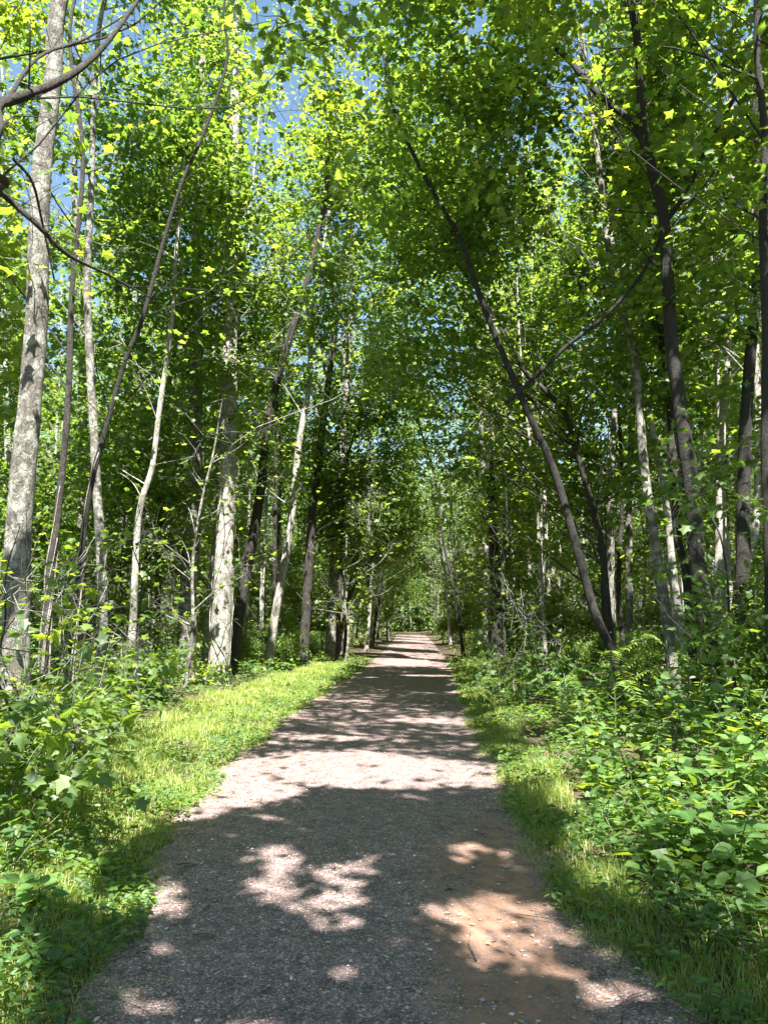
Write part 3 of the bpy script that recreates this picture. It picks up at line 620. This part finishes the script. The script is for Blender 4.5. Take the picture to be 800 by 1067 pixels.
place(NEAR[0], at(0, 800, 6.4)[0], 6.4, 1.0, .95, 'sapling', 'chest-high maple sapling screening the foot of the stout left-edge tree', 'sapling', None)
place(NEAR[1], at(-40, 800, 5.2)[0], 5.2, 2.0, 1.0, 'sapling', 'maple sapling cut by the left edge of the view, nearest on the left', 'sapling', None)
place(NEAR[1], at(66, 800, 8.2)[0], 8.2, 3.0, 1.1, 'sapling', 'maple sapling just right of the stout left-edge tree, in front of the vine-hung trunk', 'sapling', None)
place(NEAR[2], at(150, 760, 12.5)[0], 12.5, 4.0, 1, 'sapling', 'low maple sapling behind the lit grass between the vine-wrapped tree and thick shaded trunk', 'sapling', None)
place(NEAR[2], at(785, 800, 9.)[0], 9., 3.0, 1., 'sapling', 'maple sapling in front of the thick dark trunk on the right bank', 'sapling', None)
place(NEAR[1], at(545, 740, 14.)[0], 14., 5.0, 1., 'sapling', 'low bushy sapling on the right verge, nearer the trail than the leaning tree', 'sapling', None)

PALE = [make_kind(*a) for a in [(17, .065, 'pale', 130, 7, 2.2, .14, 28, .5, 95, .7), (15, .05, 'pale', 110, 6.5, 2.0, .14, 28, .5, 96, .9), (18, .08, 'pale', 140, 8, 2.3, .14, 28, .5, 97, .5)]]
for side, word, n_ in ((1, 'right', 34), (-1, 'left', 20)):
    for (x, y) in scatter(n_, 14 if side > 0 else 21, 38, side, .7, r, 2.0, lambda y: 2.5+.5*y):
        q = r.randint(3)
        place(PALE[q], x, y, r.uniform(0, 6.28), r.uniform(.85, 1.1), 'forest_tree', f'{("crooked", "thin whip-like", "straighter")[q]} pale-barked tree, {depth(y)}, {where(x, y)}', 'tree', f'thin pale trees in the {word} thicket', True, r.uniform(-.03, .03))

def log(label, x, y, ln, rad, a, seed, bark='grey'):
    r = R8(seed); t = np.linspace(-.5, .5, 9)*ln; P = np.stack([t*math.cos(a), t*math.sin(a), 0*t], 1)
    g = ground_z(x+P[:, 0], y+P[:, 1]); z0 = float(g.mean()); P[:, 2] = np.linspace(g[0], g[-1], 9)-z0+rad*.75; P[:, :2] += r.normal(0, .02, (9, 2))
    o = thing('fallen_log', label, 'log', (x, y, z0)); T = Tubes(); T.add(P, np.linspace(rad, rad*.6, 9), 9, .12, r); obj('log_body', T.mesh('log_body', BARK[bark]), o)
    T = Tubes()
    for k in (2, 5, 6): e = P[k]+np.array([r.normal(0, .2), r.normal(0, .2), r.uniform(.15, .45)]); T.add([P[k], e], [rad*.35, rad*.12], 5)
    obj('branch_stub', T.mesh('branch_stub', BARK[bark]), o)
log('fallen grey log lying among the stems left of the sunlit bare trunk', -6.3, 17.5, 3.6, .11, .3, 1)
log('mossy fallen log in the right-hand thicket behind the forked tree', 5.6, 14.5, 3.2, .10, -.4, 2)
log('thin fallen trunk propped low in the wood right of the sinuous leaner', 4.6, 17.8, 4.2, .07, .15, 3, 'pale')

# far-off wood that reads as one mass, closing every gap and the end of the trail
def far_wood():
    r = R8(91); pts = []
    for q_ in range(1150):
        y = r.uniform(8, 130) if q_ < 1000 else r.uniform(84, 110); side = r.choice([-1, 1]); x = side*(4+.62*y+r.uniform(0, 14)) if y < 62 else (r.uniform(-60, 60) if q_ < 1000 else r.uniform(-14, 12))
        if 62 < y < 82 and abs(x-(edge_l(y)+edge_r(y))/2) < 2.0: continue
        pts.append((x, y))
    T = Tubes(); S = []; O = []
    for x, y in pts:
        z = float(ground_z(np.array(x), np.array(y))); H = r.uniform(14, 22); ln = r.normal(0, .8, 2)
        Q = np.array([[x+ln[0]*t, y+ln[1]*t, z-.1+H*t] for t in (0, .3, .6, 1)]); Q[1:3, :2] += r.normal(0, .2, (2, 2))
        T.add(Q, np.array([1.2, .9, .6, .15])*r.uniform(.07, .17), 5)
        n = 72; th = r.uniform(0, 6.28, n); q = 2.8*np.sqrt(r.uniform(0, 1, n)); zz = z+np.where(r.uniform(size=n) < .5, r.uniform(.1, 6, n), r.uniform(4, H, n))
        S.append(np.stack([x+q*np.cos(th), y+q*np.sin(th), zz], 1)); O.append(np.stack([np.cos(th), np.sin(th), 0*th], 1))
    S = np.vstack(S); O = np.vstack(O); L = sprays(S, O, 10, .75, .30, MAPLE, r, .3, .6); L = L.keep(~in_corridor(L.P) & ~in_skygap(L.P))
    V1 = np.concatenate(T.V); Q1 = np.concatenate(T.Q); V2 = L.verts(); n, k = V2.shape[:2]
    F2 = (L.tpl[1][None]+(np.arange(n)*k)[:, None, None]).reshape(-1, 3)+len(V1)
    F1 = np.vstack([Q1[:, [0, 1, 2]], Q1[:, [0, 2, 3]]])
    me = mesh_from('far_wood', np.vstack([V1, V2.reshape(-1, 3)]), np.vstack([F1, F2]), None, False, [BARK['grey'], LEAF], np.r_[np.zeros(len(F1)), np.ones(len(F2))])
    stuff('far_wood', me, 'far-off wood closing the view behind the nearer trees', 'woodland')
far_wood()

# ------------------------------------------------------------------ verge grass, weeds, undergrowth
def grass():
    r = R8(21); n = 300000
    y = 2.2+(26-2.2)*r.uniform(size=n)**1.9; side = r.uniform(size=n) < .74
    wl = np.interp(y, [2, 6, 9, 13, 20, 30], [1.5, 2.0, 2.4, 2.2, 2.0, 1.4]); wr = np.interp(y, [2, 5, 8, 12, 26], [.8, .6, .75, .7, .8])
    u = r.uniform(size=n)**1.25
    x = np.where(side, edge_l(y)+.20-u*wl, edge_r(y)-.18+u*wr)
    x += .10*wob(x, y, 3, 3); cl = wob(x, y, 4.5, 17)+.5*wob(x, y, 14, 18); k = r.uniform(size=n) < np.clip(.55+.6*cl, .1, 1)*np.clip(u*7+.03, 0, 1)
    x, y, u, side = x[k], y[k], u[k], side[k]; n = len(x)
    h = r.uniform(.02, .11, n)*np.clip(.35+u*1.6, 0, 1.4)*(1+.5*wob(x, y, 2, 19)+.3*wob(x, y, 7, 20)); wd = .0014+y*.0003
    th = r.uniform(0, 6.28, n); d = np.stack([np.cos(th), np.sin(th), 0*th], 1); s = np.stack([-np.sin(th), np.cos(th), 0*th], 1)
    b = np.stack([x, y, ground_z(x, y)], 1); ln = r.uniform(.2, 1.3, n)*h; up = np.array([0, 0, 1.])
    V = np.stack([b-s*wd[:, None], b+s*wd[:, None], b+d*(ln*.35)[:, None]+up*(h*.6)[:, None]+s*(wd*.7)[:, None], b+d*(ln*.35)[:, None]+up*(h*.6)[:, None]-s*(wd*.7)[:, None], b+d*ln[:, None]+up*h[:, None]], 1)
    F = (np.array([[0, 1, 2], [0, 2, 3], [3, 2, 4]])[None]+(np.arange(n)*5)[:, None, None]).reshape(-1, 3)
    stuff('grass', mesh_from('grass', V.reshape(-1, 3), F, GRASS), 'short bright grass on both verges of the trail', 'grass')
grass()
def cover():
    r = R8(22); n = 170000
    y = 2.2+(30-2.2)*r.uniform(size=n)**1.8; side = r.uniform(size=n) < .5
    u = r.uniform(size=n); far = 3+.35*y
    x = np.where(side, edge_l(y)+.06-u**1.2*far, edge_r(y)-.08+u**1.3*far)
    cl = wob(x, y, 3.1, 27)+.6*wob(x, y, 9, 28); k = r.uniform(size=n) < np.clip(.5+.8*cl, .03, 1)
    x, y, u = x[k], y[k], u[k]; n = len(x)
    h = r.uniform(.02, .13, n)*(1+1.1*np.clip(wob(x, y, 1.7, 29), -.3, 1)); th = r.uniform(0, 6.28, n)
    P = np.stack([x, y, ground_z(x, y)+h], 1); D = np.stack([np.cos(th), np.sin(th), r.normal(-.1, .25, n)], 1); N = np.array([0, 0, 1.])+r.normal(0, .4, (n, 3))
    stuff('ground_cover', Leaves(P, D, N, r.uniform(.022, .06, n)*(1+y*.03), OVAL).mesh('ground_cover', UNDER), 'small-leaved weeds carpeting the verges and forest floor', 'ground cover')
cover()
def undergrowth():
    """knee-high leafy stems growing too thick to count"""
    r = R8(23); N = 9500; T = Tubes(); Ls = []
    y = 3.0+(75-3.0)*r.uniform(size=N)**1.9; side = r.uniform(size=N) < .46; u = r.uniform(size=N); far = 3.2+.38*y
    inL = np.interp(y, [3, 7, 10, 16, 25], [1.2, 2.2, 2.6, 2.3, 1.5]); inR = np.interp(y, [3, 5, 8, 12, 25], [.45, .42, .75, .55, .5])
    x = np.where(side, edge_l(y)-inL-u*far, edge_r(y)+inR+u*far)
    cl = wob(x, y, 1.3, 33)+.4*wob(x, y, 4, 34); k = r.uniform(size=N) < np.clip(.62+.6*cl, .1, 1); x, y, u, side, cl = x[k], y[k], u[k], side[k], cl[k]
    inn = np.clip(np.where(side, (edge_l(y)-x)/3.0, (x-edge_r(y))/1.6), .25, 1)
    H = r.uniform(.25, .75, len(x))*inn*(1+.35*cl)*np.where(side, .85, np.where(y < 7.5, 1.1, .72))
    z = ground_z(x, y)
    for i in range(len(x)):
        m = 9+r.randint(8); t = np.sort(r.uniform(.25, 1, m)); ln = r.normal(0, .25, 2)*H[i]
        base = np.array([x[i], y[i], z[i]]); tip = base+np.array([ln[0], ln[1], H[i]])
        if y[i] < 14: T.add([base, (base+tip)/2+r.normal(0, .015, 3), tip], [.004, .003, .0015], 3)
        th = r.uniform(0, 6.28)+np.arange(m)*2.4; D = np.stack([np.cos(th), np.sin(th), r.normal(-.05, .25, m)], 1)
        sp = int(np.clip((wob(x[i]*1., y[i], .9, 41)+1)*1.5+r.normal(0, .5), 0, 2)); Ls.append((base+(tip-base)*t[:, None]+D*.05, D, np.array([0, 0, 1.])+r.normal(0, .35, (m, 3)), r.uniform(.05, .11, m)*(.75+.5*H[i])*(1+.012*y[i])*(1, 1.25, .8)[sp], np.full(m, sp)))
    P_, D_, N_, S_, K_ = [np.concatenate(q) for q in zip(*Ls)]; kc = ~in_corridor(P_)
    LS = [Leaves(P_[kc & (K_ == q)], D_[kc & (K_ == q)], N_[kc & (K_ == q)], S_[kc & (K_ == q)], (OVAL, MAPLE, BROAD)[q]) for q in range(3)]
    V1 = np.concatenate(T.V); Q1 = np.concatenate(T.Q); Vs = [V1]; Fs = [np.vstack([Q1[:, [0, 1, 2]], Q1[:, [0, 2, 3]]])]; o = len(V1)
    for L in LS:
        V2 = L.verts(); n, kk = V2.shape[:2]; Fs.append((L.tpl[1][None]+(np.arange(n)*kk)[:, None, None]).reshape(-1, 3)+o); Vs.append(V2.reshape(-1, 3)); o += n*kk
    stuff('undergrowth', mesh_from('undergrowth', np.vstack(Vs), np.vstack(Fs), UNDER), 'knee-high leafy undergrowth massed under the trees', 'undergrowth')
undergrowth()

# ------------------------------------------------------------------ plants one can pick out
def plant(label, px, py, Y, H, n_stems, leaf, tpl, material, seed, spread=.25, per=9, name='leafy_plant', cat='plant', lean=.35, zmin=None, fold=.3):
    r = R8(seed+500); b = at(px, py, Y); z = float(ground_z(b[0], b[1])); b[2] = z
    root = thing(name, label, cat, tuple(b)); T = Tubes(); LL = []
    for s in range(n_stems):
        a = r.uniform(0, 6.28); o = np.array([math.cos(a), math.sin(a), 0]); h = H*r.uniform(.65, 1.05)
        p0 = o*r.uniform(0, spread*.3); p0[2] = -.03; p1 = p0+o*lean*h*.35+np.array([0, 0, h*.55]); p2 = p0+o*lean*h+np.array([0, 0, h])+r.normal(0, .03, 3)
        Q = smooth_path([p0, p1, p2], 6); T.add(Q, np.linspace(.006, .002, len(Q)), 5)
        for q in range(per):
            t = .28+.72*(q+.5)/per; i = t*(len(Q)-1); p = Q[int(i)]+(Q[min(int(i)+1, len(Q)-1)]-Q[int(i)])*(i-int(i))
            for sgn in ((0, math.pi) if q < per-1 else (0,)):
                th = a+sgn+q*1.57+r.normal(0, .3); D = np.array([math.cos(th), math.sin(th), r.normal(.05, .25)])
                pet = leaf*.35; T.add([p, p+D*pet], [.0018, .0012], 3)
                LL.append((p+D*pet, D, np.array([0, 0, 1.])+r.normal(0, fold, 3), leaf*r.uniform(.65, 1.15)*(1.1-.45*abs(t-.65))))
    L = Leaves(*[np.array(q) for q in zip(*LL)], tpl)
    obj('stem', T.mesh('stem', STEM), root); obj('leaves', L.mesh('leaves', material), root)
    return root
def pinnate(label, px, py, Y, H, n, flen, leaflet, seed, name='fern_leaved_sapling'):
    """fronds of paired leaflets arching from an upright stem"""
    r = R8(seed+700); b = at(px, py, Y); b[2] = float(ground_z(b[0], b[1])); root = thing(name, label, 'plant', tuple(b)); T = Tubes(); LL = []
    S = smooth_path([(0, 0, -.03), (.03, .02, H*.5), (0, .05, H)], 6); T.add(S, np.linspace(.011, .005, len(S)), 6)
    for q in range(n):
        a = q*2.4+r.normal(0, .2); o = np.array([math.cos(a), math.sin(a), 0]); p0 = S[int((.5+.5*q/n)*(len(S)-1))]
        Q = smooth_path([p0, p0+o*flen*.45+np.array([0, 0, flen*.28]), p0+o*flen+np.array([0, 0, -flen*.05])], 8); T.add(Q, np.linspace(.004, .0015, len(Q)), 4)
        W = np.cross(o, [0, 0, 1.])
        for j in range(3, len(Q)):
            for sg in (-1, 1):
                D = W*sg*.9+o*.45+np.array([0, 0, -.25+r.normal(0, .12)]); LL.append((Q[j], D, np.array([0, 0, 1.])+r.normal(0, .2, 3), leaflet*r.uniform(.8, 1.1)))
        LL.append((Q[-1], o, np.array([0, 0, 1.]), leaflet))
    obj('stem', T.mesh('stem', STEM), root); obj('leaves', Leaves(*[np.array(q) for q in zip(*LL)], LEAFLET).mesh('leaves', BRIGHT), root)
STEM = leaf_mat('green_stem', [(.06, .10, .03), (.10, .12, .05)], [(.1, .15, .03), (.1, .15, .03)], .05, .5, .1)

plant('broad-leaved weed with pale heart-shaped leaves at the right edge, largest leaves in view', 775, 1000, 4.6, .62, 6, .115, BROAD, BRIGHT, 1, lean=.5, per=5)
plant('broad-leaved weed standing left of the pale heart-leaved one', 715, 985, 5.0, .55, 6, .10, BROAD, BRIGHT, 2, lean=.5, per=5)
plant('tall sunlit weed with big oval leaves above the heart-leaved weeds', 752, 930, 5.6, .72, 6, .11, BROAD, BRIGHT, 3, lean=.45, per=6)
plant('bushy low weed spilling toward the gravel at the bottom right corner', 735, 1040, 4.0, .32, 9, .06, OVAL, UNDER, 4, lean=.8, per=7)
plant('fine-leaved weed tuft in the bottom right corner', 800, 1060, 3.7, .34, 10, .05, OVAL, UNDER, 5, lean=.7, per=8)
plant('dense leafy weed at the gravel edge below the heart-leaved weeds', 655, 950, 5.2, .38, 9, .075, OVAL, BRIGHT, 6, lean=.7, per=7)
plant('bright low weed clump bulging onto the gravel right of the orange earth', 628, 905, 5.9, .36, 9, .075, OVAL, BRIGHT, 7, lean=.7, per=7)
plant('upright weed with pointed pale leaves rising alone beside the right verge', 617, 840, 7.2, .82, 3, .12, BROAD, BRIGHT, 8, lean=.15, per=5)
plant('leafy seedling maple in the shade behind the pointed pale-leaved weed', 665, 830, 7.6, .75, 6, .12, BIGMAPLE, LEAF, 9, lean=.5, per=5)
plant('spreading shaded weed on the right bank beneath the dark right-edge trunk', 770, 830, 7.4, .85, 8, .12, BROAD, UNDER, 10, lean=.6, per=6)
plant('wide leafy shrub on the right bank at the frame edge above the heart-leaved weeds', 800, 880, 6.2, 1.05, 9, .12, BROAD, UNDER, 11, lean=.5, per=7, name='shrub', cat='shrub')
plant('mid-size shrub with layered leaves left of the right-bank frame edge shrub', 720, 800, 8.6, .9, 9, .11, BROAD, UNDER, 12, lean=.6, per=6, name='shrub', cat='shrub')
pinnate('sumac-like plant with drooping leaflet fronds at the foot of the leaning tree', 640, 770, 9.5, .95, 7, .62, .15, 1)
pinnate('second frond-leaved plant right of the first under the forked tree', 700, 770, 10, 1.1, 7, .6, .14, 2)
pinnate('frond-leaved plant in the right bank thicket beyond the layered shrub', 768, 765, 10.5, 1.2, 8, .7, .15, 3)
pinnate('small frond-leaved plant deep in shade behind the pale-leaved upright weed', 590, 775, 11.5, .7, 6, .5, .12, 4)
# left bank
plant('big layered leafy shrub hiding the foot of the stout left-edge tree', 30, 860, 6.6, 1.45, 13, .115, OVAL, LEAF, 20, lean=.7, per=8, name='shrub', cat='shrub')
plant('tall arching shrub at the left frame edge, nearer than the stout tree', -25, 900, 5.4, 1.2, 12, .11, OVAL, LEAF, 21, lean=.7, per=8, name='shrub', cat='shrub')
plant('dark-leaved shrub between the stout tree and the vine-wrapped tree', 90, 800, 9.2, 1.3, 14, .11, OVAL, UNDER, 22, lean=.6, per=8, name='shrub', cat='shrub')
plant('round shrub at the edge of the lit grass below the vine-wrapped tree', 130, 778, 10.5, .8, 11, .085, OVAL, UNDER, 23, lean=.6, per=8, name='shrub', cat='shrub')
plant('low dark weed clump where the lit grass meets the left shrubs', 45, 855, 6.7, .55, 9, .08, OVAL, UNDER, 24, lean=.7, per=7)
plant('big-leaved weed in the left verge just above the bottom left corner', 40, 990, 4.4, .28, 6, .085, BROAD, BRIGHT, 25, lean=.8, per=4)
plant('broad dark weed in the bottom left corner', 60, 1040, 3.7, .22, 6, .075, BROAD, UNDER, 26, lean=.9, per=4)
plant('sprawling shaded weed against the left frame edge beside the grass', -5, 950, 4.8, .45, 8, .085, OVAL, UNDER, 27, lean=.8, per=6)
plant('small broad-leaved weed on the left gravel edge beside a lit patch', 108, 925, 5.0, .2, 5, .07, BROAD, BRIGHT, 28, lean=.8, per=3)
plant('leafy weed clump at the foot of the sunlit bare trunk', 215, 722, 17.5, .75, 10, .12, OVAL, BRIGHT, 29, lean=.6, per=7)
plant('bright pale-leaved weed just right of the foot of the sunlit bare trunk', 262, 712, 19, .6, 9, .12, OVAL, BRIGHT, 30, lean=.7, per=6)

# ------------------------------------------------------------------ pebbles and fallen bits on the trail
def pebbles():
    r = R8(31); n = 7000; y = 2.4+(15-2.4)*r.uniform(size=n)**1.6; x = edge_l(y)+(edge_r(y)-edge_l(y))*r.beta(.9, .9, n)
    s = np.minimum(.0022*np.exp(r.exponential(.7, n)), .014); oc = np.array([[1, 0, 0], [0, 1, 0], [-1, 0, 0], [0, -1, 0], [0, 0, 1], [0, 0, -1], [.6, .6, .5], [-.6, .6, .5], [-.6, -.6, .5], [.6, -.6, .5]])
    F0 = np.array([[4, 9, 6], [4, 6, 7], [4, 7, 8], [4, 8, 9], [0, 6, 9], [1, 7, 6], [2, 8, 7], [3, 9, 8], [0, 1, 6], [1, 2, 7], [2, 3, 8], [3, 0, 9], [1, 0, 5], [2, 1, 5], [3, 2, 5], [0, 3, 5]])
    V = oc[None]*(1+r.uniform(-.28, .28, (n, 10, 3)))*np.array([1, 1, .55]); th = r.uniform(0, 6.28, n); c, q = np.cos(th)[:, None], np.sin(th)[:, None]
    asp = r.uniform(.6, 1.3, n)[:, None]; X = V[..., 0]*asp
    V = np.stack([X*c-V[..., 1]*q, X*q+V[..., 1]*c, V[..., 2]], -1)*s[:, None, None]+np.stack([x, y, path_z(x, y)+s*.2], 1)[:, None]
    m, nn, l, out = mat('pebble'); g = nn.new('ShaderNodeNewGeometry'); rc = ramp(nn, [(0, (.10, .09, .09)), (.6, (.22, .19, .18)), (.88, (.32, .27, .24)), (1, (.58, .53, .44))])
    l.new(g.outputs['Random Per Island'], rc.inputs[0]); p = nn.new('ShaderNodeBsdfPrincipled'); p.inputs['Roughness'].default_value = .8; l.new(rc.outputs[0], p.inputs['Base Color']); l.new(p.outputs[0], out.inputs[0])
    stuff('gravel', mesh_from('gravel', V.reshape(-1, 3), (F0[None]+(np.arange(n)*10)[:, None, None]).reshape(-1, 3), m), 'loose pebbles scattered over the trail', 'gravel')
    n = 5000; y = 2.4+(16-2.4)*r.uniform(size=n)**1.5; x = edge_l(y)+(edge_r(y)-edge_l(y))*r.uniform(size=n); th = r.uniform(0, 6.28, n)
    L = Leaves(np.stack([x, y, path_z(x, y)+.006], 1), np.stack([np.cos(th), np.sin(th), r.normal(0, .2, n)], 1), np.array([0, 0, 1.])+r.normal(0, .25, (n, 3)), np.minimum(.008*np.exp(r.exponential(.5, n)), .04), OVAL)
    DRY = leaf_mat('dry_leaf', [(.16, .10, .05), (.38, .30, .17), (.6, .54, .36)], [(.2, .13, .05), (.3, .22, .1), (.4, .35, .2)], .05, .5, .2)
    TW = Tubes(); m_n = 260
    for q in range(m_n):
        yy = 2.6+14*r.uniform()**1.5; sd = r.choice([-1, 1]); xx = (edge_l(yy) if sd < 0 else edge_r(yy))-sd*abs(r.normal(0, .35)) if r.uniform() < .6 else (edge_l(yy)-r.uniform(.3, 3) if sd < 0 else edge_r(yy)+r.uniform(.2, 2.5))
        a = r.uniform(0, 6.28); ln = r.uniform(.05, .35); z0 = max(float(path_z(xx, yy)), float(ground_z(xx, yy)))+.008
        TW.add([[xx, yy, z0], [xx+ln*.5*math.cos(a)+r.normal(0, .02), yy+ln*.5*math.sin(a), z0+.012], [xx+ln*math.cos(a), yy+ln*math.sin(a), z0]], [.004, .003, .002], 4)
    stuff('twigs', TW.mesh('twigs', BARK['grey']), 'dead twigs lying along the trail edges', 'twigs')
    stuff('leaf_litter', L.mesh('leaf_litter', DRY), 'dry scraps of leaf littering the trail', 'leaf litter')
pebbles()
print('faces', sum(len(m.polygons) for m in bpy.data.meshes), 'objects', len(C.scene.objects))
